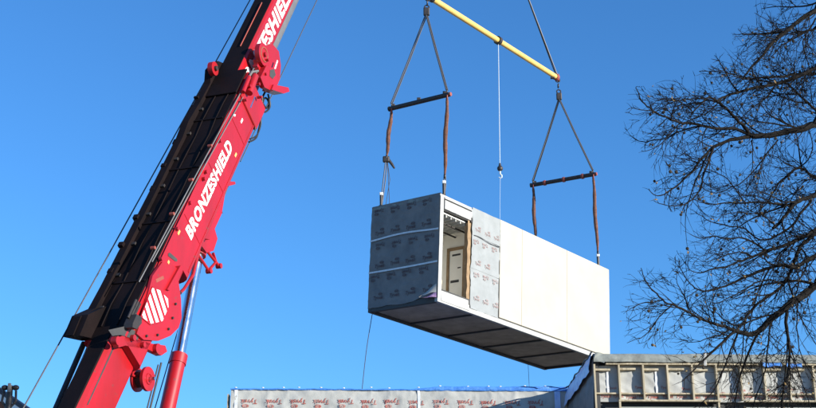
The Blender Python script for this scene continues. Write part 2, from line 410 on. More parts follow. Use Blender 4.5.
m = MB(); plm = lambda x, z, lift: V((-.030+me_w(MW-x, z)-lift, MW-x, z))
for i, (z, fl) in enumerate(((.32, False), (1.08, True), (1.32, False), (2.07, True), (2.36, False), (3.18, True))):
    print_rows(m, plm, .02, MW, z, .105, .62, fl, 20+i)
o = mbuild(m, 'wrap_lettering', 'dark_print'); tag(o, kind='stuff')
m = MB(); m.grid(lambda a, b: V((-.06-.10*math.sin(a*2.2)*(.4+b), .0+a*.58, .50-.36*a-b*.26*(1-a)+.015*math.sin(a*9))), 8, 6); o = mbuild(m, 'torn_flap', 'white_metal', True)
m = MB(); m.grid(lambda a, b: V((-.05-.08*math.sin(a*2)*(.4+b), .0+a*.44, .26-.15*a-b*.17*(1-a)+.012*math.sin(a*7))), 8, 4); mbuild(m, 'torn_lining', 'purple_film', True)
# open bay
mbox('corner_column', 'white_metal', (-.004, -.02, .10), (.16, .05, 3.23), .008)
mbox('bay_header', 'white_metal', (.20, -.035, 2.86), (1.60, .10, 3.14), .012)
mbox('header_flange', 'white_metal', (.16, -.055, 3.17), (1.56, .06, 3.225), .008)
mbox('header_shadow_gap', 'frame_steel', (.20, -.01, 3.138), (1.58, .05, 3.172), 0)
mbox('header_lip', 'frame_steel', (.17, .02, 2.83), (1.60, .09, 2.862), .004)
mbox('header_end_plate', 'frame_steel', (1.535, -.045, 2.80), (1.585, .03, 2.95), .004)
mbox('sill', 'white_metal', (.16, -.03, .03), (1.56, .06, .34), .012)
mbox('sill_gasket', 'frame_steel', (.16, -.034, .340), (1.55, .09, .375), .003); mbox('sill_bracket', 'frame_steel', (1.50, -.04, .20), (1.57, .02, .372), .004)
# ragged timber jamb next to the torn wrap
m = MB(); m.grid(lambda a, b: V((1.44+a*.26+.035*noise.noise(V((b*9, a*2, 4)))*(1-a), .012+.02*noise.noise(V((b*11, a*5, 2))), .36+b*2.5)), 4, 50)
mbuild(m, 'jamb_board', 'rough_wood', True)
mbox('jamb_stud', 'rough_wood', (1.47, .035, .22), (1.598, .16, 2.79), .01)
# inside the bay: cross partition with a timber framed door, ceiling battens
mbox('partition', 'plasterboard', (2.2, .12, .22), (2.28, MW-.09, 2.78), 0)
for y0, y1, z0, z1 in ((.60, .70, .22, 2.32), (1.22, 1.32, .22, 2.32), (.70, 1.22, 2.22, 2.32)): mbox('door_frame', 'rough_wood', (2.14, y0, z0), (2.2, y1, z1), .005)
dr = mbox('door', 'plasterboard', (2.165, .70, .24), (2.198, 1.22, 2.22), .004)
for z0, z1, y0, y1 in ((2.04, 2.10, .80, 1.12), (1.18, 1.26, .84, 1.16), (.72, .75, .9, 1.02), (1.62, 1.66, .78, .9)): mbox('door_marking', 'dark_recess', (2.158, y0, z0), (2.166, y1, z1), 0, dr)
for k in range(8): mbox('ceiling_batten', 'white_metal', (.25+k*.24, .14, 2.70), (.29+k*.24, MW-.1, 2.778), .003)
for k in range(3): mbox('cable_tray', 'dark_steel', (.16, .45+k*.55, 2.63), (2.18, .50+k*.55, 2.668), .003)
mbuild(MB().tube([V((.14, .07, .37)), V((.2, .05, .62)), V((.16, .06, .9))], [.07, .05, .02], 7), 'torn_lagging', 'timber', True)
# wrapped strip
for k, (z0, z1) in enumerate(((.12, 1.42), (1.38, 2.46), (2.43, 3.31))):
    def fn(a, b):
        x = 1.60+a*1.52; z = z0+b*(z1-z0)
        if a < .05: x += .05*noise.noise(V((z*4, 2, 1)))
        return V((x, -.016-.008*k+wr(x, z, 6, .5), z-.05*a*(1 if 0 < b < 1 else 1)*(1 if k < 2 else 0)*b))
    mbuild(MB().grid(fn, 26, 24), 'wrap_sheet', 'module_wrap', True, ang=80)
m = MB(); plf = lambda x, z, lift: V((x, -.036+wr(x, z, 6, .5)-lift, z))
for i, (z, fl) in enumerate(((.42, False), (1.28, True), (1.55, False), (2.30, True), (2.60, False))):
    print_rows(m, plf, 1.66, 3.08, z, .085, .50, fl, 40+i)
o = mbuild(m, 'wrap_lettering', 'faint_print'); tag(o, kind='stuff')
m = MB(); m.grid(lambda a, b: V((1.70+a*1.36, -.055, 2.44-.05*a+.02*math.sin(a*7)-b*.022)), 20, 1); mbuild(m, 'lap_gap', 'dark_recess', True)
# cream cladding boards
for x0, x1 in ((3.11, 4.344), (4.356, 7.074), (7.086, ML-.002)): mbox('cladding_panel', 'cream_board', (x0, -.045, .155), (x1, .034, 3.315), .006)
mbox('cladding_trim', 'frame_steel', (3.085, -.03, .14), (3.109, .03, 3.31), 0)
mbox('base_drip', 'frame_steel', (3.1, -.03, .131), (ML, .034, .153), 0)
mbox('corner_trim', 'white_metal', (ML, -.045, .0), (ML+.02, .06, 3.30), .005)
mbox('lifting_lug', 'dark_steel', (.03, 2.30, 3.30), (.13, 2.42, 3.36), .01)
for p in ((.24, .03), (9.38, .05), (9.0, 2.4)): mbox('lifting_lug', 'dark_steel', (p[0]-.05, p[1]-.01, 3.30), (p[0]+.05, p[1]+.07, 3.37), .01)

# ---------------------------------------------------------------- lifting gear
def above(px, py, P):
    """the point on the sight line closest to the plumb line through P"""
    r = ray(px, py).normalized(); h = V((r.x, r.y, 0)); q = V((P.x-EYE.x, P.y-EYE.y, 0)); k = q.dot(h)/h.dot(h); return EYE + r*k
mp = lambda l, ww, hh: MM @ V((l, ww, hh))
A1 = mp(.08, 2.36, 3.34); A2 = mp(.24, .05, 3.34); A3 = mp(9.38, .08, 3.34); A4 = mp(9.0, 2.4, 3.34)
N1 = above(391.5, 108.5, A1); N2 = above(447, 95, A2); F1 = above(533, 185, A4); F2 = above(593, 174.5, A3)
def bar(name, a, b, label, eyes, collars):
    d = (b-a).normalized(); a2 = a-d*.07; b2 = b+d*.10
    r = empty(name, (a+b)/2, label, 'lifting bar')
    MB().tube([a2, b2], .075, 12).build('bar', 'dark_steel', r, True)
    MB().tube([b2, b2+d*.05], .06, 12).build('end_cap', 'rust_red', r, True); MB().tube([a2-d*.03, a2], .085, 12).build('end_cap', 'dark_steel', r, True)
    for k in eyes: MB().box(V((-.06, -.02, .05)), V((.06, .02, .15)), Matrix.Translation(a+(b-a)*k), .015).build('eye', 'dark_steel', r)
    for k in collars: MB().tube([a+(b-a)*k-d*.04, a+(b-a)*k+d*.04], .10, 12).build('collar', 'rust_red', r, True)
    return r
bar('lifting_bar', N1, N2, 'plain dark steel lifting bar above the grey wrapped end of the module', (.03, .5, .96), ())
bar('lifting_bar', F1, F2, 'dark lifting bar with three red collars above the cream panelled end of the module', (.03, .97), (.2, .52, .83))
NA = above(426.5, 10, (N1+N2)/2); FA = above(559, 95, (F1+F2)/2)
SA = above(428, -3, NA); SBp = above(557.5, 78, FA)      # ends of the spreader
def bridle(apex, p1, p2, top, label):
    r = empty('rope_bridle', apex, label, 'sling')
    for p in (p1, p2):
        mid = (apex+p)/2 + V((0, 0, -.03)); d = V((.022, .018, 0))
        MB().tube([apex+V((0, 0, -.15))+d, mid+d, p+V((0, 0, .16))+d], .022, 6).tube([apex+V((0, 0, -.15))-d, mid-d, p+V((0, 0, .16))-d], .022, 6).build('leg', 'rope_steel', r, True)
        MB().torus(p+V((0, 0, .12)), BE, .05, .018).build('shackle', 'dark_steel', r, True)
    MB().box((-.10, -.06, -.20), (.10, .06, .08), Matrix.Translation(apex), .03).build('socket', 'dark_steel', r)
    n = 3; span = top-apex
    for k in range(n):
        MB().torus(apex+span*((k+.6)/n), (BE if k % 2 else BN), .075, .024, 14, 6).build('link', 'dark_steel', r, True)
    return r
bridle(NA, N1, N2, SA, 'pair of steel rope legs meeting in a ring over the plain lifting bar')
bridle(FA, F1, F2, SBp, 'pair of steel rope legs meeting in a ring over the red collared lifting bar')
# spreader
sp = empty('spreader_beam', (SA+SBp)/2, 'long yellow tubular spreader beam slung between the two rope bridles', 'spreader')
d = (SBp-SA).normalized(); s0 = SA+d*.22+V((0, 0, .03)); s1 = SBp-d*.14
MB().tube([s0, s1], .098, 18).build('tube', 'yellow_paint', sp, True)
mid = s0+(s1-s0)*.5
mid = min((s0+(s1-s0)*k/200 for k in range(201)), key=lambda q: abs(408+FPX*(q-EYE).x/((q-EYE).dot(FWD)) - 498))
MB().tube([mid-d*.07, mid+d*.07], .15, 18).build('collar', 'dark_steel', sp, True)
for c, sg in ((s0, -1), (s1, 1)):
    MB().tube([c-d*.05*sg, c+d*.10*sg], .125, 16).build('end_cap', 'rust_red' if sg > 0 else 'dark_steel', sp, True)
    MB().box((-.03, -.09, -.12), (.03, .09, .16), Matrix.Translation(c+d*.2*sg), .02).build('end_plate', 'rust_red' if sg > 0 else 'dark_steel', sp)
MB().box((-.08, -.05, -.16), (.08, .05, -.09), Matrix.Translation(s1-d*.25), .02).build('lug', 'dark_steel', sp)
# brown round slings
def rsling(a, b, tail, label, knot=False):
    r = empty('round_sling', b, label, 'sling', None)
    L = (b-a); n = 16; pts = []; rad = []
    bend = V((.03, 0, 0))
    for k in range(n+1):
        t = k/n; pts.append(a+L*t*tail+bend*math.sin(t*9)*.5)
        rad.append(.034+.036*math.sin(math.pi*t)**.8+.006*math.sin(t*31))
    MB().tube(pts, rad, 9).build('webbing', 'webbing', r, True)
    MB().torus(a, L.cross(BN), .09, .022).build('top_shackle', 'rust_red', r, True)
    e = pts[-1]
    MB().torus(e-V((0, 0, .06)), BE, .06, .022).build('shackle', 'dark_steel', r, True)
    if (b-e).length > .25:
        off = V((.02, .01, 0))
        MB().tube([e+off, (e+b)/2+off*2, b+off], .018, 6).tube([e-off, (e+b)/2-off*1.2, b-off], .018, 6).build('chain_leg', 'rope_steel', r, True)
        MB().tube([b+V((0, 0, .0)), b+V((0, 0, .34))], [.045, .05], 8).build('lower_sleeve', 'dark_steel', r, True)
        MB().box((-.055, -.055, .34), (.055, .055, .44), Matrix.Translation(b), .02).build('clevis', 'seam_tape', r)
    if knot:
        MB().box((-.11, -.07, -.12), (.11, .07, .08), Matrix.Translation(e+V((-.02, 0, -.1))), .04).build('hoist_body', 'dark_steel', r)
        MB().tube([e+V((.03, 0, -.1)), e+V((.16, 0, -.28)), e+V((.24, 0, -.42))], [.05, .045, .03], 8).build('hoist_handle', 'dark_steel', r, True)
        MB().tube([e+V((.02, 0, -.2)), e+V((.10, 0, -.8)), b+V((.14, -.02, .0))], .010, 5).tube([e+V((.02, 0, -.2)), e+V((.05, 0, -.7)), b+V((.26, -.02, .02))], .010, 5).build('slack_chain', 'rope_steel', r, True)
    return r
rsling(N1-V((0, 0, .08)), A1, .48, 'brown round sling ending in a chain hoist at the wrapped end of the module', True)
rsling(N2-V((0, 0, .08)), A2, .80, 'long brown sling dropping to the corner above the open bay')
rsling(F1-V((0, 0, .08)), A4, .62, 'short brown sling hanging behind the module roof from the red collared bar', True)
rsling(F2-V((0, 0, .08)), A3, .84, 'long brown sling dropping to the far cream corner of the module')
# hook line hanging from the spreader
hl = empty('hook_line', mid, 'thin pale line with a dark weight ball and hook below the spreader', 'hook line')
HB = above(500, 168.5, mid)
MB().tube([mid-V((0, 0, .14)), HB], .013, 6).build('line', 'pale_rope', hl, True)
MB().sphere(HB, .10, 14, 10).build('ball', 'dark_steel', hl, True); MB().tube([HB+V((0, 0, .08)), HB+V((0, 0, .19))], [.05, .03], 8).build('socket', 'dark_steel', hl, True)
hk = [HB+V((0, 0, -.10)), HB+V((0, 0, -.2)), HB+V((.05, 0, -.25)), HB+V((.05, 0, -.32)), HB+V((0, 0, -.35)), HB+V((-.05, 0, -.31))]
MB().tube(hk, [.03, .028, .03, .028, .024, .015], 7).build('hook', 'pale_rope', hl, True)
MB().tube([HB+V((0, 0, -.34)), HB+V((-.03, .0, -1.2)), HB+V((-.05, 0, -2.1))], .006, 5).build('tag_end', 'pale_rope', hl, True)
# tag lines below the module
t0 = mp(.1, MW-.1, -.03)
e1 = hit(362, 391, t0+V((0, 0, 0)), V((0, 1, 0)))
pts = [t0+(e1-t0)*(k/14)+V((-.03*math.sin(k/14*3.1), .02*math.sin(k*.8), 0)) for k in range(15)]
tag(MB().tube(pts + [pts[-1]+V((-.05, -.05, -1.6))], .012, 5).build('tag_line', 'rope_steel', None, True), 'thin dark tag line trailing from the grey wrapped end of the module', 'rope')
t1 = hit(528, 363, mp(9.0, MW-.1, 0), V((0, 1, 0)))
tag(MB().tube([t1+V((0, 0, .1)), t1+V((.02, 0, -1)), t1+V((.0, -.1, -2.6))], .008, 5).build('tag_line', 'rope_steel', None, True), 'thin tag line hanging under the far cream end of the module', 'rope')

# ---------------------------------------------------------------- crane
P0 = at(100, 408, 20.0); TIP = V((2.9, 41.2, 42.5))
CU = (TIP-P0).normalized(); hh = V((CU.x, CU.y, 0)).normalized(); CS = V((hh.y, -hh.x, 0)); CT = CS.cross(CU)
BLEN = (TIP-P0).length
def bl(a, s, t): return P0 + CU*a + CS*s + CT*t
def on(px, py, s): return hit(px, py, P0+CS*s, CS)          # point on a plane parallel to the boom side
def loc(p): q = p-P0; return q.dot(CU), q.dot(CS), q.dot(CT)
BM = Matrix(((CU.x, CS.x, CT.x, P0.x), (CU.y, CS.y, CT.y, P0.y), (CU.z, CS.z, CT.z, P0.z), (0, 0, 0, 1)))
ROOT = V((bl(-3, 0, 0).x, bl(-3, 0, 0).y, 0))
crane = empty('mobile_crane', ROOT, 'red telescopic mobile crane with white lettering on its boom', 'crane')
def cb(name, mt, a0, a1, s0, s1, t0, t1, bev=.01, parent=crane):
    return MB().box((a0, s0, t0), (a1, s1, t1), BM, bev).build(name, mt, parent)
def section(name, mt, a0, a1, s0, s1, t0, t1, rb, parent=crane):
    """boom section: flat sides, chamfered top, rounded belly"""
    pr = [(s1, t1-.05), (s1-.05, t1), (s0+.05, t1), (s0, t1-.05), (s0, t0+rb)]
    c = (s0+s1)/2; hw = (s1-s0)/2
    for k in range(1, 8):
        an = math.pi*k/8; pr.append((c-hw*math.cos(an), t0+rb-rb*math.sin(an)))
    pr.append((s1, t0+rb))
    m = MB(); n = len(pr); vs = [bl(a, s, t) for a in (a0, a1) for s, t in pr]
    m.add(vs, [tuple(range(n)), tuple(range(2*n-1, n-1, -1))]+[(i, (i+1) % n, (i+1) % n+n, i+n) for i in range(n)])
    return m.build(name, mt, parent, True, ang=25)
def plate(name, mt, px, s, th, parent=crane, bev=True):
    poly = [on(x, y, s) for x, y in px]
    return MB().prism(poly, V((0, 0, 0)), CS*th).build(name, mt, parent)
# boom sections
section('boom_foot', 'red_paint', -3.2, .95, -.17, .17, -.22, .62, .12)
section('base_boom', 'red_paint', .95, 3.2, -.44, .30, -.24, .55, .14); section('base_boom', 'red_paint', 3.19, 8.2, -.438, .299, -.42, .548, .14)
section('telescopic_section', 'red_paint', 8.0, 20.0, -.36, .10, -.34, .60, .32)
section('telescopic_section', 'red_paint', 19.5, 31.5, -.31, .05, -.28, .53, .28)
section('telescopic_section', 'red_paint', 31.0, BLEN+.4, -.26, .0, -.22, .46, .22)
section('boom_collar', 'red_paint', 19.6, 20.1, -.42, .16, -.4, .66, .3); section('boom_collar', 'red_paint', 31.1, 31.6, -.36, .10, -.34, .59, .28)
# belly of the inner section is bare grey
m = MB(); q = []
for k in range(0, 9):
    an = math.pi*k/8; q.append((-.13+.236*math.cos(an), -.34+.34-.345*math.sin(an)))
vs = [bl(a, s, t) for a in (8.3, 19.5) for s, t in q]; n = len(q)
m.add(vs, [(i, i+1, i+1+n, i+n) for i in range(n-1)]); m.build('belly_plate', 'grey_paint', crane, True)
# shade of the boom's top face, laid on as near-black plates
cb('shade_top_deck', 'dark_paint_and_shade', -3.0, .95, -.18, .12, .615, .65); cb('shade_top_deck', 'dark_paint_and_shade', .95, 8.25, -.45, .27, .545, .58); cb('shade_top_deck', 'dark_paint_and_shade', 8.25, 19.5, -.37, .075, .597, .615)
cb('guide_rail', 'rust_red', 9.2, 10.9, -.14, -.12, .615, .64); cb('guide_rail', 'rust_red', 11.1, 12.6, -.12, -.10, .615, .64)
for k in range(9): cb('deck_clip', 'dark_steel', 1.6+k*.78, 1.66+k*.78, -.40, -.30, .58, .62, .005)
# folded guying mast lying on the boom
ms = MB()
outl = [(212, 62), (222, 66), (228, 84), (214, 110), (190, 160), (160, 222), (128, 288), (104, 338), (88, 342), (79, 339), (65, 336), (73, 317), (88, 309), (100, 287), (118, 252), (147, 196), (176, 138), (182, 122), (193, 104), (204, 84), (205, 70)]
SM = -.52
poly = [on(x, y, SM) for x, y in outl]
ms.prism(poly, V((0, 0, 0)), CS*.14); ms.build('guying_mast', 'dark_paint_and_shade', crane)
c = on(212, 69, SM+.2); MB().disc(c+CS*.02, CS, .14, .10, 26).build('mast_sheave', 'red_paint', crane, True); MB().disc(c+CS*.09, CS, .05, .05, 14).build('sheave_hub', 'dark_steel', crane, True)
cb('mast_spar', 'dark_paint_and_shade', 2.0, 8.2, -.52, -.40, .57, .64, .02)
for k in (0, 1, 3, 6):
    px = 176-k*12.4; py = 142+k*25; c = on(px-1.0, py, SM); MB().tube([c-CU*.05, c+CU*.05], .022, 8).build('mast_clip', 'dark_steel', crane, True)
# winch box at the foot of the mast and its strut
MB().prism([on(x, y, SM-.05) for x, y in ((63, 337), (72, 316), (90, 308), (97, 322), (82, 341))], V((0, 0, 0)), CS*.3).build('mast_winch', 'dark_paint_and_shade', crane)
a = on(84, 343, SM); b = on(55, 410, SM); dd = (b-a)
MB().tube([a, b+dd*.9], .045, 10).build('mast_strut', 'dark_steel', crane, True); MB().tube([a+CS*.10+CT*-.02, b+dd*.9+CS*.10], .028, 10).build('strut_rod', 'chrome', crane, True)
rc = random.Random(9)
for k in range(9):
    a_ = 1.7+k*.72+rc.uniform(-.1, .1); s_ = rc.uniform(-.54, -.50); z_ = rc.uniform(.60, .66); l_ = rc.uniform(.04, .16)
    cb('mast_fitting', 'dark_paint_and_shade', a_, a_+l_, s_-.03, s_+.07, z_, z_+rc.uniform(.03, .09), .008)
for k in range(4): cb('deck_seam', 'dark_paint_and_shade', 2.2+k*1.5, 2.24+k*1.5, -.40, .24, .58, .60, .004)
for s_, t_ in ((-.18, .59), (.10, .592)):
    MB().tube([bl(1.2+k*.5, s_+.012*math.sin(k*1.9+s_*20), t_+.01*math.sin(k*2.3)) for k in range(14)], .011, 6).build('deck_cable', 'dark_paint_and_shade', crane, True)
# lettering on base boom and on the inner section
def boom_text(s, a0, a1, s_pl, t_base, t_top, bold):
    bold = .042
    vs, fs, wd = text_geo(s, bold); m = MB(); hgt = .72
    m.add([bl(a0+(a1-a0)*x/wd, s_pl, t_base+(t_top-t_base)*y/hgt) for x, y in vs], fs)
    return m.build('lettering', 'white_print', crane)
pa = loc(on(187, 238, .306)); pb = loc(on(231, 141, .306))
boom_text('BRONZESHIELD', pa[0]+.08, pb[0]-.06, .306, .045, .295, .03)
pe = loc(on(270, 45, .104)); pf = loc(on(292, 0, .104)); scl = (pf[0]-pe[0])
boom_text('BRONZESHIELD', 7.55, 12.1, .104, .10, .46, .03)
# side furniture
plate('cylinder_bracket', 'red_paint', [(150, 276), (160, 262), (174, 268), (176.5, 285), (178.5, 300), (179, 318), (176, 328), (168, 336), (156, 341), (141, 340), (134, 334), (140, 315)], .30, .05)
plate('stripe_board', 'red_paint', [(152, 286.5), (160, 289), (169, 298), (169.5, 308), (163, 322), (150, 325), (140, 317)], .352, .012)
def clip_poly(poly, x0, slope, x1):
    # slanted white bars cut from the panel outline
    def side_(p, c): return p[0]-slope*(p[1]-305)-c
    out = poly
    for c, sg in ((x0, 1), (x1, -1)):
        res = []
        for i in range(len(out)):
            p, q = out[i], out[(i+1) % len(out)]; a_, b_ = side_(p, c)*sg, side_(q, c)*sg
            if a_ >= 0: res.append(p)
            if a_*b_ < 0: k = a_/(a_-b_); res.append((p[0]+(q[0]-p[0])*k, p[1]+(q[1]-p[1])*k))
        out = res
        if len(out) < 3: return None
    return out
pan = [(152.3, 288), (159.6, 290.3), (167.8, 299), (168.2, 307.5), (162.3, 321), (150.4, 323.7), (141.4, 316.6)]
for k in range(6):
    pp = clip_poly(pan, 139+k*5.6, .32, 142.2+k*5.6)
    if pp: plate('stripe', 'white_print', pp, .366, .004)
for x, y in ((172, 318), (168, 329), (157, 335), (146, 336), (175, 304)): MB().disc(on(x, y, .352)+CS*.012, CS, .022, .03, 8).build('bolt', 'dark_steel', crane, True)
plate('access_hole', 'dark_recess', [(160.5, 268.5), (162, 266.8), (164, 267), (165, 269.5), (164.3, 272), (162.2, 273), (160.6, 271.5)], .352-.05, .004)
plate('slot', 'dark_recess', [(168, 253.5), (169.5, 252.5), (177, 259), (177, 261.5), (175, 261.3), (168, 256)], .301, .006)
plate('side_rib', 'red_paint', [(176, 266), (179, 267), (165, 291), (162.6, 290)], .30, .09)
plate('stamp_mark', 'rust_red', [(153, 279.5), (160.5, 276), (161.5, 279), (154, 283)], .302, .05)
# hinge between foot and base boom
plate('hinge_plate', 'red_paint', [(112, 338), (118, 336), (124, 338), (146, 344), (160, 346), (162, 352), (156, 356), (143, 350), (120, 346), (113, 348)], .20, .10)
for x, y, r in ((114.5, 341, .07), (131, 338, .05), (155, 349, .085), (141, 345, .04)): MB().disc(on(x, y, .30)+CS*.02, CS, r, .10, 18).build('hinge_pin', 'red_paint', crane, True)
plate('hinge_gap', 'dark_recess', [(108, 330), (126, 326), (140, 334), (137, 340), (120, 335), (112, 336)], .301, .008)
plate('tool_box', 'dark_steel', [(124, 324), (128, 315), (133, 318), (133, 324), (128, 330), (123.5, 328)], .30, .16)
for k in range(3): MB().tube([on(136+k*2, 300+k*2, .34), on(128+k*2, 318+k, .34)], .022, 8).build('pipe', 'dark_steel', crane, True)
plate('foot_seam', 'dark_recess', [(114, 345), (115.3, 345.4), (88, 405), (86.8, 404.6)], .171, .003)
# cable reel
c = on(147.5, 379, .14); MB().disc(c, CS, .20, .05, 36).build('reel_flange', 'red_paint', crane, True); MB().disc(c-CS*.10, CS, .13, .15, 24).build('reel_drum', 'dark_steel', crane, True); MB().disc(c-CS*.19, CS, .20, .04, 36).build('reel_flange', 'red_paint', crane, True)
MB().torus(c+CS*.028, CS, .085, .012, 24, 6).build('reel_ring', 'red_paint', crane, True); MB().tube([c+CS*.02, c+CS*.14], [.035, .028], 12).build('reel_hub', 'chrome', crane, True)
MB().box((-.06, -.02, -.3), (.06, .05, .06), Matrix.Translation(V((0, 0, 0))), 0)
e = on(138, 374, .10); MB().tube([c-CS*.12, e-CS*.12], .022, 8).build('reel_bracket', 'red_paint', crane, True)
# luffing cylinder
SC = -.07
ca = on(199, 250, SC); cbm = on(178, 361, SC); ce = on(166.8, 412, SC); dv = (ce-cbm).normalized(); base = cbm+dv*((cbm.z-2.3)/-dv.z)
MB().tube([cbm-dv*.1, base], .135, 20).build('cylinder_barrel', 'red_paint', crane, True); MB().tube([cbm-dv*.12, cbm+dv*.06], .150, 20).build('cylinder_gland', 'red_paint', crane, True)
MB().tube([ca, cbm], .102, 20).build('cylinder_rod', 'chrome', crane, True)
MB().tube([ca-dv*.12, ca+dv*.12], .15, 18).build('rod_end', 'red_paint', crane, True)
plate('rod_lug', 'red_paint', [(193, 222), (203, 226), (207, 240), (203, 252), (196, 254), (190, 246)], -.10, .22)
for off in (-.17,): MB().tube([on(170, 362, SC)+CS*off, on(158, 412, SC)+CS*off], .018, 7).tube([on(167, 364, SC)+CS*off, on(155, 412, SC)+CS*off], .014, 7).build('hydraulic_pipe', 'black_rubber', crane, True)
MB().tube([on(199, 250, .2), on(193, 275, .2), on(184, 289, .2), on(180, 293, .2)], .030, 8).build('hydraulic_pipe', 'red_paint', crane, True)
MB().tube([on(180, 293, .2), on(177, 292, .22), on(175.5, 288, .24)], .035, 8).build('hydraulic_elbow', 'black_rubber', crane, True)
for p in (((203, 246), (211, 256), (219, 266)), ((196, 252), (203, 262), (209, 271)), ((213, 253), (216, 262), (209, 270))):
    MB().tube([on(x, y, .05) for x, y in p], .028, 8).build('latch_arm', 'red_paint', crane, True)
for x, y in ((219, 266), (209, 271), (203, 247)): MB().disc(on(x, y, .05), CS, .05, .10, 12).build('latch_pin', 'red_paint', crane, True)
# collar at the head of the base boom
cb('head_collar', 'red_paint', 7.55, 8.25, -.45, .34, -.36, .56, .03); cb('shade_head_deck', 'dark_paint_and_shade', 7.5, 8.3, -.47, .29, .585, .62, .01)  # near-black cover paints the shade on the collar's top
c = on(262, 55, .36); MB().disc(c, CS, .24, .10, 32).build('guide_sheave', 'red_paint', crane, True); MB().torus(c+CS*.05, CS, .15, .02, 26, 6).build('sheave_ring', 'rust_red', crane, True); MB().disc(c+CS*.06, CS, .05, .08, 12).build('sheave_pin', 'red_paint', crane, True)
plate('head_plate', 'red_paint', [(258, 48), (268, 44), (275, 52), (277, 66), (276, 80), (272, 88), (264, 86), (256, 76), (253, 60)], .24, .09)
plate('head_plate', 'red_paint', [(262, 66), (272, 70), (274, 84), (268, 92), (260, 88), (256, 78)], .34, .10)
plate('head_gap', 'dark_recess', [(270, 70), (274, 69), (275.5, 75), (272.5, 79), (269.5, 76)], .441, .006)
plate('head_foot', 'red_paint', [(264, 86), (279, 89), (280, 93), (274, 95), (262, 91)], .26, .22)
plate('side_recess', 'dark_recess', [(252, 95), (256, 92), (257, 102), (252, 112), (247, 111), (248, 103)], .3415 if False else .302, .006)
MB().tube([on(254, 97, .32), on(249.5, 108, .32)], .028, 10).build('recess_ram', 'chrome', crane, True)
MB().tube([on(255, 76, .42), on(249, 93, .42)], .075, 14).build('locking_ram', 'red_paint', crane, True)
MB().tube([on(249, 77, .40), on(243, 92, .40)], .045, 12).build('locking_ram', 'red_paint', crane, True)
for x, y in ((250, 86), (259, 84), (266, 74), (246, 100), (261, 97), (268, 60), (257, 66)):
    MB().disc(on(x, y, .46)-CS*.03, CS, .03, .10, 8).build('bolt', 'red_paint', crane, True)
plate('warning_label', 'white_print', [(234, 114), (235.6, 114.6), (235, 116.5), (233.4, 116)], .302, .004)
plate('spark_mark', 'white_print', [(277, 60), (278, 61), (272, 80), (271, 79)], .43, .003)
for a_ in (2.6, 4.0, 5.45, 6.9): cb('weld_rib', 'red_paint', a_, a_+.022, .298, .306, -.26, .53, 0)
cb('edge_flange', 'red_paint', 1.0, 8.1, .298, .312, .49, .54, .004); cb('edge_flange', 'red_paint', 3.3, 8.1, .297, .309, -.27, -.235, .004)
for a_, t_, l_ in ((3.55, .38, .10), (7.15, .10, .12), (2.9, .30, .06), (6.4, -.15, .10)): cb('decal', 'white_print' if l_ > .1 else 'yellow_paint', a_, a_+l_, .3005, .3035, t_, t_+.05, 0)
# black hoses looping under the head
hs = [[(266, 90), (262, 100), (266, 108), (269, 104), (266, 98), (261, 102), (257, 112)], [(268, 94), (270, 106), (265, 112), (259, 108)], [(262, 96), (262, 112), (259, 128), (256, 138), (249, 142)], [(258, 110), (261, 122), (257, 135), (250, 139)], [(264, 100), (260, 114), (256, 122), (255, 130)]]
for k, h_ in enumerate(hs):
    P = [on(x, y, .12+.05*k) for x, y in h_]
    sm = []
    for i in range(len(P)-1):
        p0 = P[max(i-1, 0)]; p1 = P[i]; p2 = P[i+1]; p3 = P[min(i+2, len(P)-1)]
        for j in range(6):
            t = j/6; sm.append(.5*((2*p1)+(p2-p0)*t+(2*p0-5*p1+4*p2-p3)*t*t+(3*p1-p0-3*p2+p3)*t**3))
    sm.append(P[-1]); MB().tube(sm, .022-.002*k, 7).build('hose', 'black_rubber', crane, True)
# brackets on the lower edge
for x, y in ((229, 184), (216, 213)):
    MB().prism([on(x-7, y-2, .0), on(x+.5, y-1.6, .0), on(x+1, y+1, .0), on(x-7, y+3, .0)], V((0, 0, 0)), CS*.12).build('edge_bracket', 'dark_steel' if y != 184 else 'red_paint', crane)
plate('belly_box', 'red_paint', [(214, 196), (222, 190), (218, 214), (206, 240), (197, 238)], .16, .08)
plate('belly_box_gap', 'dark_recess', [(213, 205), (217, 202), (213, 216), (209, 216)], .241, .005); plate('belly_box_gap', 'dark_recess', [(206, 222), (210, 220), (204, 234), (200, 233)], .241, .005)
# ropes along the upper edge and lugs that guide them
for k, (x0, y0, x1, y1) in enumerate(((254, 68, 139, 282), (257, 72, 152, 262))):
    MB().tube([on(x0, y0, .33), on((x0+x1)/2-.5, (y0+y1)/2, .33), on(x1, y1, .33)], .011, 6).build('winch_rope', 'grey_paint', crane, True)
for x, y in ((219, 141), (205, 172), (203, 179), (189, 203), (176, 229), (160, 259)):
     MB().disc(on(x, y, .31)+CS*.02, CS, .035, .06, 10).build('rope_lug', 'red_paint', crane, True)
for k in range(4):
    x = 214-k*19; y = 152+k*34; MB().disc(on(x-5, y-6, .31)+CS*.02, CS, .028, .08, 10).build('rope_lug', 'rust_red', crane, True)
MB().tube([on(250, 88, .34), on(247, 80, .36), on(252, 72, .38), on(258, 71, .38)], .025, 7).build('hose', 'grey_paint', crane, True)
# long free ropes
a = on(250, 0, -.75); b = on(25, 405, -.75); MB().tube([a+(a-b)*.9, a, b, b+(b-a)*.12], .013, 6).build('free_rope', 'rope_steel', crane, True)
a = on(317, 0, -.1); b = on(280, 78, -.1); MB().tube([a+(a-b)*6, a, b, b+(b-a)*.9], .012, 6).build('free_rope', 'rope_steel', crane, True)
a = on(229, 184, .0); b = on(198, 262, -.05); MB().tube([a, b], .012, 6).build('free_rope', 'rope_steel', crane, True)
a = on(178, 330, -.3); b = on(155, 408, -.3); MB().tube([a, b, b+(b-a)*.6], .011, 6).build('free_rope', 'rope_steel', crane, True)
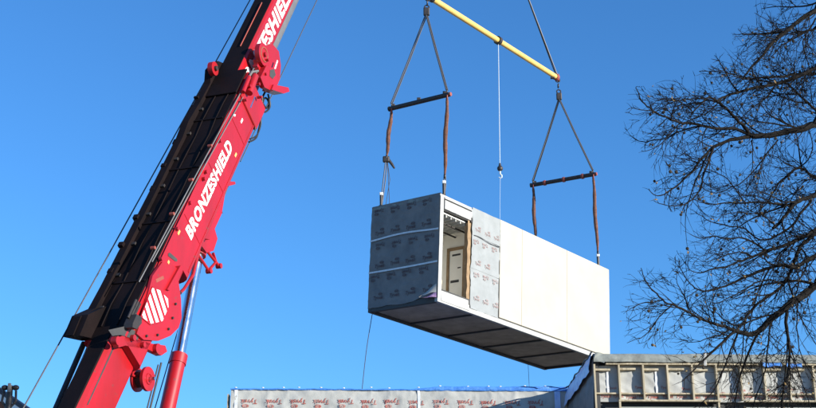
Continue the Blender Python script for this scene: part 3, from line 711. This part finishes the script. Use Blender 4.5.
# boom head, hoist ropes and hook block high above
HK = V((2.9, 41.2, 0)); HK.z = (above(494, -118, V((2.9, 41.2, 0)))).z
cb('boom_head', 'red_paint', BLEN-.3, BLEN+.6, -.4, .2, -.8, .5, .04)
MB().disc(TIP+CS*-.1+V((0, 0, -.3)), CS, .4, .3, 28).build('head_sheave', 'dark_steel', crane, True)
m = MB()
for dx in (-.12, -.04, .04, .12): m.tube([TIP+CS*dx-V((0, 0, .5)), HK+V((dx, 0, .9))], .012, 5)
m.build('hoist_rope', 'rope_steel', crane, True)
MB().box((-.28, -.16, .3), (.28, .16, 1.1), Matrix.Translation(HK), .06).build('hook_block', 'yellow_paint', crane); MB().tube([HK+V((0, 0, .3)), HK+V((0, 0, .05)), HK+V((.14, 0, -.08)), HK+V((.1, 0, -.25)), HK+V((-.06, 0, -.28)), HK+V((-.16, 0, -.16))], [.08, .07, .07, .07, .06, .04], 10).build('hook', 'dark_steel', crane, True)
for e, lab in ((s0+V((0, 0, .12)), 'steel sling leg rising from the spreader end over the wrapped module end'), (s1+d*.1+V((0, 0, .12)), 'steel sling leg rising from the red capped spreader end')):
    o = MB().tube([HK+V((0, 0, -.24)), e+d.cross(BZ)*.012], .024, 7).tube([HK+V((.02, 0, -.24)), e-d.cross(BZ)*.045], .02, 7).build('wire_sling', 'rope_steel', None, True); tag(o, lab, 'sling')
# superstructure and carrier under the frame edge
piv = bl(-3, 0, .1); FW = hh; yaw = math.atan2(FW.y, FW.x)
CM = Matrix.Translation(V((piv.x, piv.y, 0))) @ Matrix.Rotation(yaw, 4, 'Z')
def ck(name, mt, lo, hi, bev=.05): return MB().box(lo, hi, CM, bev).build(name, mt, crane)
ck('slewing_platform', 'red_paint', (-3.0, -1.2, 1.75), (2.6, 1.2, 2.35)); ck('boom_cheek', 'red_paint', (-.5, -.75, 2.3), (.6, -.5, 3.2)); ck('boom_cheek', 'red_paint', (-.5, .5, 2.3), (.6, .75, 3.2))
ck('counterweight', 'dark_steel', (-4.3, -1.4, 1.7), (-3.0, 1.4, 3.1), .1); ck('cylinder_seat', 'red_paint', (1.3, -.4, 2.2), (2.3, .4, 2.55))
cab = ck('operator_cab', 'red_paint', (.6, 1.25, 1.7), (2.4, 2.1, 3.3), .12); o = MB().box((2.36, 1.33, 2.3), (2.42, 2.02, 3.15), CM, .02).build('windscreen', 'glass', cab)
MB().tube([CM @ V((0, 0, 1.35)), CM @ V((0, 0, 1.76))], 1.1, 28).build('turntable', 'dark_steel', crane, True)
ck('carrier_frame', 'red_paint', (-6.5, -1.35, .75), (6.0, 1.35, 1.36), .06); ck('driver_cab', 'red_paint', (6.0, -1.35, .7), (7.9, 1.35, 2.2), .15)
for k in range(6):
    for sgn in (-1, 1):
        x = -5.6+k*2.1+(0.5 if k > 2 else 0); c = CM @ V((x, sgn*1.15, .62)); axv = CM.to_3x3() @ V((0, 1, 0))
        wh = MB().disc(c, axv, .62, .42, 28).build('wheel', 'tyre', crane, True); MB().disc(c+axv*sgn*.2, axv, .32, .06, 20).build('rim', 'grey_paint', wh, True)
for x in (-4.5, 3.2):
    for sgn in (-1, 1): ck('outrigger', 'red_paint', (x-.2, min(sgn*1.3, sgn*3.6), .85), (x+.2, max(sgn*1.3, sgn*3.6), 1.2), .03); ck('outrigger_foot', 'dark_steel', (x-.35, sgn*3.5-.35, .0), (x+.35, sgn*3.5+.35, .12), .03); ck('outrigger_jack', 'chrome', (x-.08, sgn*3.5-.08, .1), (x+.08, sgn*3.5+.08, .9), .03)

# ---------------------------------------------------------------- house and lamp post behind the crane
HD = 46.0; hp = at(27, 408, HD); hq = at(0, 388.5, HD); ridge = hq+(hq-hp)*1.2; slope = (hq-hp)
house = empty('house', V((ridge.x, hp.y, 0)), 'dark slate roofed house corner with white bargeboard beyond the crane', 'house')
ev = hp - slope*.9
lx = 2*ridge.x-ev.x
pl_ = [V((lx, hp.y, ev.z)), V((ridge.x, hp.y, ridge.z)), V((ev.x, hp.y, ev.z))]
th = V((0, 0, .16))
m = MB(); m.prism([pl_[1], pl_[2], pl_[2]-th, pl_[1]-th], V((0, -.25, 0)), V((0, 9, 0))); m.build('roof', 'slate', house)
m = MB(); m.prism([pl_[1], pl_[0], pl_[0]-th, pl_[1]-th], V((0, -.25, 0)), V((0, 9, 0))); m.build('roof', 'slate', house)
bd = V((0, 0, -.17)); bw = V((0, 0, -.42))
for a_ in (pl_[2], pl_[0]): MB().prism([pl_[1]+bd, a_+bd, a_+bw, pl_[1]+bw], V((0, -.22, 0)), V((0, -.16, 0))).build('bargeboard', 'white_wood', house)
wl = [V((lx+.4, hp.y, 0)), V((ev.x-.4, hp.y, 0)), V((ev.x-.4, hp.y, ev.z+.05)), V((ridge.x, hp.y, ridge.z-.3)), V((lx+.4, hp.y, ev.z+.05))]
MB().prism(wl, V((0, 0, 0)), V((0, 8.7, 0))).build('wall', 'brick', house)
LP = at(9.5, 395, 30.0)
lamp = empty('lamp_post', V((LP.x, LP.y, 0)), 'black lamp post with twin rounded heads in front of the slate roof', 'lamp post')
MB().tube([V((LP.x, LP.y, 0)), V((LP.x, LP.y, LP.z-.2)), V((LP.x, LP.y, LP.z+.22))], [.11, .075, .06], 12).build('post', 'dark_steel', lamp, True)
for sg in (-1, 1):
    c = V((LP.x+sg*.125, LP.y, LP.z+.17)); MB().sphere(c, .085, 12, 8, (1, .8, .75)).build('lamp_head', 'dark_steel', lamp, True)
    MB().tube([V((LP.x+sg*.05, LP.y, LP.z-.28)), V((LP.x+sg*.16, LP.y, LP.z-.15)), V((LP.x+sg*.14, LP.y, LP.z+.1))], .03, 8).build('bracket', 'dark_steel', lamp, True)
MB().box((-.035, -.10, .05), (.035, -.05, .26), Matrix.Translation(LP), .01).build('centre_plate', 'grey_paint', lamp)

# ---------------------------------------------------------------- bare plane tree
rt = random.Random(21)
TK = 1.27; TB = V((11.8, 22.3, 0))
tree = empty('plane_tree', TB, 'bare tree with dark drooping branches and round seed balls in front of the building', 'tree')
trunk_pts = [TB+V((.06*math.sin(k), .06*math.cos(k*1.3), k*1.6)) for k in range(11)]
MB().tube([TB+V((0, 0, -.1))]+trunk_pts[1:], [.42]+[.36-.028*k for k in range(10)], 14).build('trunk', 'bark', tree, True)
def trunk_at(z):
    k = min(9.99, max(0, z/1.6)); i = int(k); return trunk_pts[i].lerp(trunk_pts[i+1], k-i)
LIMBS = []   # (pixel path, depth root, depth tip, radius root px, radius tip px, from trunk?)
def L(path, d0, d1, r0, r1, trunk=False): LIMBS.append((path, d0*TK, d1*TK, r0, r1, trunk))
L([(830, 121), (816, 124), (800, 129), (786, 131.5), (770, 135), (752, 136)], 17, 16.8, 5.2, 3.6, True)
L([(752, 136), (744, 127), (736, 119), (726, 109), (717, 101), (709, 97), (702, 103), (693, 112)], 16.8, 16.2, 2.6, .8)
L([(752, 136), (735, 129), (716, 128.5), (705, 126), (690, 123.5), (680, 122.5), (667, 118), (656, 113), (647, 106), (641, 100), (638, 92), (636, 87)], 16.8, 15.6, 2.4, .5)
L([(750, 136), (730, 140), (713, 147.5), (706, 155), (700, 160), (692, 172), (680, 183), (668, 192), (657, 196), (650, 191)], 16.8, 16, 2.6, .5)
L([(713, 147.5), (709, 160), (704, 173), (701, 187), (697, 194), (688, 203), (675, 206), (659, 203.5)], 16.5, 15.5, 1.7, .5)
L([(703, 126), (690, 128), (678, 132), (667, 138), (655, 140), (642, 142), (633, 138), (630, 135)], 16.4, 16.8, 1.4, .45)
L([(693, 112), (684, 104), (674, 100), (665, 99)], 16.2, 15.8, 1.0, .4)
L([(717, 101), (725, 96), (735, 93), (745, 90), (760, 87), (775, 84), (795, 78), (816, 68), (832, 62)][::-1], 17.6, 16.8, 2.9, 1.3, True)
L([(832, 2), (816, 10), (800, 20), (785, 32), (775, 40), (768, 48), (763, 55), (754, 64), (747, 73), (743, 79)], 18, 17, 3.6, 1.1, True)
L([(785, 32), (776, 29), (773, 31), (773, 23)], 17.6, 17.5, 1.0, .6)
L([(743, 79), (735, 76), (726, 72), (716, 69)], 17, 16.5, .9, .45)
L([(743, 79), (755, 78), (770, 77), (785, 76), (800, 74), (816, 74), (832, 75)][::-1], 17.9, 17, 2.2, .9, True)
L([(775, 40), (765, 36), (755, 33), (745, 35), (738, 29)], 17.3, 16.8, 1.0, .4)
L([(775, 86), (768, 96), (762, 101), (752, 108), (745, 114), (738, 121)], 17.3, 17, 1.4, .5)
L([(830, 122), (816, 110), (805, 100), (795, 91), (788, 84), (775, 82)], 18, 17.5, 2.0, .8, True)
L([(816, 18), (806, 35), (803, 45), (808, 62), (812, 75)], 18.2, 17.6, 1.3, .6)
L([(832, 20), (816, 28), (805, 32), (795, 38), (783, 45), (772, 56)], 18.3, 18, 2.0, .6, True)
L([(835, 186), (816, 195), (806, 198), (796, 203), (788, 212), (782, 220), (773, 228.5)], 17.4, 16.8, 3.4, 2.0, True)
L([(793, 206), (780, 204), (770, 203), (757, 202), (745, 203), (730, 203), (716, 204), (703, 203), (695, 200)], 17.1, 16.2, 1.8, .5)
L([(775, 226), (768, 219), (760, 215), (748, 213), (735, 213), (722, 215)], 16.8, 16.2, 1.2, .5)
L([(835, 176), (816, 178), (805, 170), (797, 168), (788, 175), (780, 182), (774, 191), (768, 201), (760, 210)], 17.8, 17.4, 2.0, .7, True)
L([(797, 168), (785, 162), (775, 156), (765, 155)], 17.6, 17.2, 1.1, .5)
L([(797, 168), (808, 160), (813, 145), (808, 128), (806, 118)], 17.6, 17.8, 1.1, .6)
L([(752, 140), (753, 155), (752, 170), (750, 182)], 16.8, 16.6, 1.0, .4)
L([(778, 140), (768, 152), (755, 170), (742, 182), (730, 188), (716, 193), (705, 190)], 17, 16.4, 1.2, .45)
L([(838, 276), (816, 285), (808, 292), (800, 298), (790, 304), (780, 312), (770, 320), (760, 330), (752, 334), (743, 333), (735, 331)], 16.4, 15.8, 5.6, 3.0, True)
L([(735, 331), (727, 327), (718, 325), (707, 321), (697, 317), (686, 311), (675, 306), (665, 302), (657, 294), (650, 287), (644, 278), (641, 268)], 15.8, 15.0, 2.4, .5)
L([(662, 300), (653, 302), (643, 303), (634, 307), (627, 311)], 15.3, 15, 1.1, .4)
L([(672, 305), (664, 312), (657, 320), (650, 331), (641, 337), (627, 343)], 15.4, 15.2, 1.2, .4)
L([(692, 315), (687, 303), (682, 292), (677, 283), (677, 270)], 15.6, 15.6, 1.1, .4)
L([(735, 331), (728, 337), (722, 343), (712, 352), (703, 361), (692, 372), (684, 380)], 15.8, 15.4, 2.3, .7)
L([(738, 333), (733, 345), (727, 360), (720, 378), (713, 392), (700, 405)], 15.8, 15.6, 1.6, .7)
L([(787, 307), (786, 322), (788, 340), (790, 352), (788, 372), (783, 392), (782, 420)], 16, 15.5, 2.6, 1.0)
L([(790, 345), (795, 362), (803, 385), (812, 412)], 15.8, 15.5, 1.2, .6)
L([(771, 320), (769, 335), (767, 352), (764, 375), (755, 400), (750, 418)], 15.9, 15.7, 1.6, .6)
L([(798, 300), (797, 318), (797, 332), (801, 355), (810, 372), (820, 390)], 16.1, 16, 1.2, .5)
L([(838, 225), (816, 230), (806, 236), (795, 241), (780, 247), (766, 251), (752, 257), (738, 262), (725, 267), (712, 269), (700, 273), (690, 270)], 17, 16, 3.0, .5, True)
L([(752, 257), (742, 252), (730, 254), (718, 258), (706, 262), (696, 258)], 16.5, 16, 1.1, .4)
L([(838, 250), (816, 256), (804, 262), (795, 268), (783, 265), (770, 268), (757, 272), (743, 278), (730, 284), (717, 289), (705, 291), (695, 288), (688, 281), (680, 268)], 16.6, 15.6, 3.2, .5, True)
L([(830, 236), (808, 240), (800, 247), (796, 258), (790, 272), (783, 285), (775, 292), (762, 300), (750, 312), (742, 324), (736, 330)], 16.8, 15.9, 2.8, 1.4, True)
L([(800, 247), (806, 255), (806, 268), (799, 280), (797, 292)], 16.7, 16.3, 1.6, .9)
L([(783, 285), (770, 280), (755, 283), (745, 290), (730, 297), (716, 303), (705, 300)], 16.2, 15.7, 1.5, .5)
L([(776, 315), (762, 317), (748, 322), (735, 325), (722, 318), (712, 308), (702, 305)], 16.0, 15.6, 1.5, .5)
L([(766, 251), (755, 243), (742, 238), (728, 239), (714, 236), (700, 238), (690, 234)], 16.5, 16, 1.5, .5)
L([(812, 200), (800, 214), (792, 226), (776, 236), (760, 240), (745, 229), (730, 226), (712, 222), (698, 214)], 17.3, 16.4, 1.8, .5)
L([(745, 203), (738, 193), (728, 180), (715, 172), (702, 168), (690, 165)], 16.5, 16.2, 1.1, .4)
L([(730, 329), (720, 335), (710, 337), (700, 341), (688, 342)], 15.8, 15.5, 1.3, .5)
PXM = 1/FPX
placed = []; twig = MB(); seeds = MB(); leaves = MB(); limbs3d = []
def depth_near(x, y):
    b = min(placed, key=lambda q: (q[0]-x)**2+(q[1]-y)**2) if placed else None
    return b[2] if b and (b[0]-x)**2+(b[1]-y)**2 < 40 else None
for path, d0, d1, r0, r1, tr in LIMBS:
    if not tr:
        dn = depth_near(*path[0]); d0 = dn if dn else d0
    n = len(path); pts = []; rad = []
    for i, (x, y) in enumerate(path):
        t = i/(n-1); dp = d0+(d1-d0)*t + (.10*noise.noise(V((x*.05, y*.05, d0))) if 0 < i else 0)
        placed.append((x, y, dp)); pts.append(at(x, y, dp)); rad.append((r0+(r1-r0)*t)*.5*dp*PXM*(1.5 if r0 > 1.6 else 1.3))
    if tr:
        p = pts[0]; q = trunk_at(p.z-.9); mid_ = (p+q)/2+V((0, 0, .12)); pts = [q, mid_]+pts; rad = [rad[0]*1.5, rad[0]*1.2]+rad
    # smooth by catmull-rom
    sm = []; sr = []
    for i in range(len(pts)-1):
        p0 = pts[max(i-1, 0)]; p1 = pts[i]; p2 = pts[i+1]; p3 = pts[min(i+2, len(pts)-1)]
        for j in range(3):
            t = j/3; sm.append(.5*((2*p1)+(p2-p0)*t+(2*p0-5*p1+4*p2-p3)*t*t+(3*p1-p0-3*p2+p3)*t**3) + V((rt.gauss(0, .004), rt.gauss(0, .01), rt.gauss(0, .004)))); sr.append((rad[i]+(rad[i+1]-rad[i])*t)*(1+.10*rt.uniform(-1, 1)))
    sm.append(pts[-1]); sr.append(rad[-1])
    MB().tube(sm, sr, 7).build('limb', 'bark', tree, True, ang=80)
    limbs3d.append((sm, sr))
# extra limbs on the sides of the crown that face away
for k in range(16):
    z = rt.uniform(7, 15.5); a = rt.uniform(-1.0, 2.0); ln = rt.uniform(2.5, 5)*(1 if z < 10 else .7)
    p = trunk_at(z); dr_ = V((math.cos(a), math.sin(a), rt.uniform(.1, .6))).normalized(); sm = [p]; sr = [.09]
    for i in range(14):
        dr_ = (dr_+V((rt.gauss(0, .12), rt.gauss(0, .12), rt.gauss(-.01, .1)))).normalized(); sm.append(sm[-1]+dr_*ln/14); sr.append(.09*(1-i/14)+.008)
    MB().tube(sm, sr, 6).build('limb', 'bark', tree, True, ang=80); limbs3d.append((sm, sr))
ENV = [(-60, 750), (0, 760), (20, 752), (35, 736), (60, 716), (75, 690), (88, 634), (135, 629), (150, 640), (172, 652), (190, 648), (206, 655), (215, 684), (248, 684), (262, 640), (280, 628), (345, 626), (352, 655), (368, 672), (460, 676)]
def inside(p, mg=0):
    v = p-EYE; dp = v.dot(FWD); x = 408+FPX*v.x/dp; y = 204-FPX*v.dot(UPV)/dp
    for (y0, x0), (y1, x1) in zip(ENV, ENV[1:]):
        if y0 <= y <= y1: return x > mg+x0+(x1-x0)*(y-y0)/(y1-y0)
    return x > 690+mg
for sm0, sr0 in list(limbs3d[:len(LIMBS)]):
    if sr0[0] < .028: continue
    for k in range(3):
        i = rt.randint(int(len(sm0)*.2), len(sm0)-3); t = (sm0[i+1]-sm0[i]).normalized(); pe_ = t.orthogonal().normalized(); pe_.rotate(Matrix.Rotation(rt.uniform(0, 6.28), 3, t))
        dr_ = (t+pe_*rt.uniform(.5, 1.1)).normalized(); ln = rt.uniform(.8, 1.9); sm = [sm0[i]]; r_ = min(sr0[i]*.6, rt.uniform(.014, .026)); sr = [r_]; cu = V((rt.gauss(0, .05), rt.gauss(0, .05), rt.gauss(-.01, .05)))
        for j in range(12):
            dr_ = (dr_+cu+V((rt.gauss(0, .08), rt.gauss(0, .08), rt.gauss(0, .08)))).normalized(); q_ = sm[-1]+dr_*ln/12
            if not inside(q_): break
            sm.append(q_); sr.append(r_*(1-.8*(j+1)/12))
        if len(sm) < 4: continue
        MB().tube(sm, sr, 6).build('limb', 'bark', tree, True, ang=80); limbs3d.append((sm, sr))
def grow(p, dr_, ln, r, lev):
    mg = rt.choice((-7, -4, 0, 5, 12, 22))
    n = max(3, int(ln/.09)); n = min(n, 10); pts = [p]; rad = [r]; dr_ = dr_.copy(); curl = V((rt.gauss(0, .09), rt.gauss(0, .09), rt.gauss(.01, .09)))
    for i in range(n):
        dr_ = (dr_+curl+V((rt.gauss(0, .10), rt.gauss(0, .10), rt.gauss(0, .10)))).normalized(); q_ = pts[-1]+dr_*ln/n
        if not inside(q_, mg): break
        pts.append(q_); rad.append(r*(1-.75*(i+1)/n))
    n = len(pts)-1
    if n < 1: return
    twig.tube(pts, rad, 3, False)
    if lev > 0:
        k = rt.randint(3, 6) if lev == 2 else rt.randint(1, 4)
        for j in range(k):
            i = rt.randint(1, n); base_d = (pts[i]-pts[i-1]).normalized(); pe_ = base_d.orthogonal().normalized(); pe_.rotate(Matrix.Rotation(rt.uniform(0, 6.28), 3, base_d))
            grow(pts[i], (base_d+pe_*rt.uniform(.4, .85)).normalized(), ln*rt.uniform(.35, .7), max(.0045, r*.6), lev-1)
    if lev <= 1 and rt.random() < .016:
        c = pts[-1]; drop = rt.uniform(.04, .12); twig.tube([c, c-V((0, 0, drop))], .0025, 3, False); seeds.sphere(c-V((0, 0, drop+.02)), rt.uniform(.020, .030), 6, 4)
    elif lev == 0 and rt.random() < .03:
        c = pts[-1]; u_ = V((rt.gauss(0, 1), rt.gauss(0, 1), rt.gauss(0, 1))).normalized(); v_ = u_.orthogonal().normalized(); s_ = rt.uniform(.02, .04)
        leaves.add([c, c+u_*s_+v_*s_*.7, c+u_*s_*2, c+u_*s_-v_*s_*.7, c+u_*s_*1.1+u_.cross(v_)*s_*.4], [(0, 1, 4), (1, 2, 4), (2, 3, 4), (3, 0, 4)])
for li, (sm, sr) in enumerate(limbs3d):
    tot = sum((sm[i+1]-sm[i]).length for i in range(len(sm)-1)); acc = 0; step = .085 if li < len(LIMBS) else (.35 if li < len(LIMBS)+16 else .14)
    nxt = .1*tot if sr[0] < .03 else .35
    for i in range(len(sm)-1):
        sg = sm[i+1]-sm[i]; acc += sg.length
        while acc > nxt:
            nxt += step*rt.uniform(.5, 1.6)*(1+1.3*max(0, i/len(sm)-.35)); t = sg.normalized(); pe_ = t.orthogonal().normalized(); pe_.rotate(Matrix.Rotation(rt.uniform(0, 6.28), 3, t)); pe_.y *= .8
            fr = i/len(sm); ln = rt.uniform(.2, 1.05)*(1.0-.72*fr)
            grow(sm[i].lerp(sm[i+1], rt.random()), (t*rt.uniform(.7, 1.2)+pe_*.8+V((-.05, 0, rt.uniform(-.2, .1)))).normalized(), ln, min(sr[i]*.65, rt.uniform(.007, .013)), 2 if rt.random() < .66-.30*fr else 1)
    # tip sprays
    for k in range(3):
        t = (sm[-1]-sm[-2]).normalized(); grow(sm[-1], (t+V((rt.gauss(0, .45), rt.gauss(0, .45), rt.gauss(0, .45)))).normalized(), rt.uniform(.12, .3), min(sr[-1], .008), 1)
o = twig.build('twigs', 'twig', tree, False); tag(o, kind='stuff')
o = seeds.build('seed_balls', 'seed', tree, True); tag(o, kind='stuff')
o = leaves.build('dead_leaves', 'dead_leaf', tree); tag(o, kind='stuff')
print('tris approx', sum(len(m_.polygons) for m_ in bpy.data.meshes))
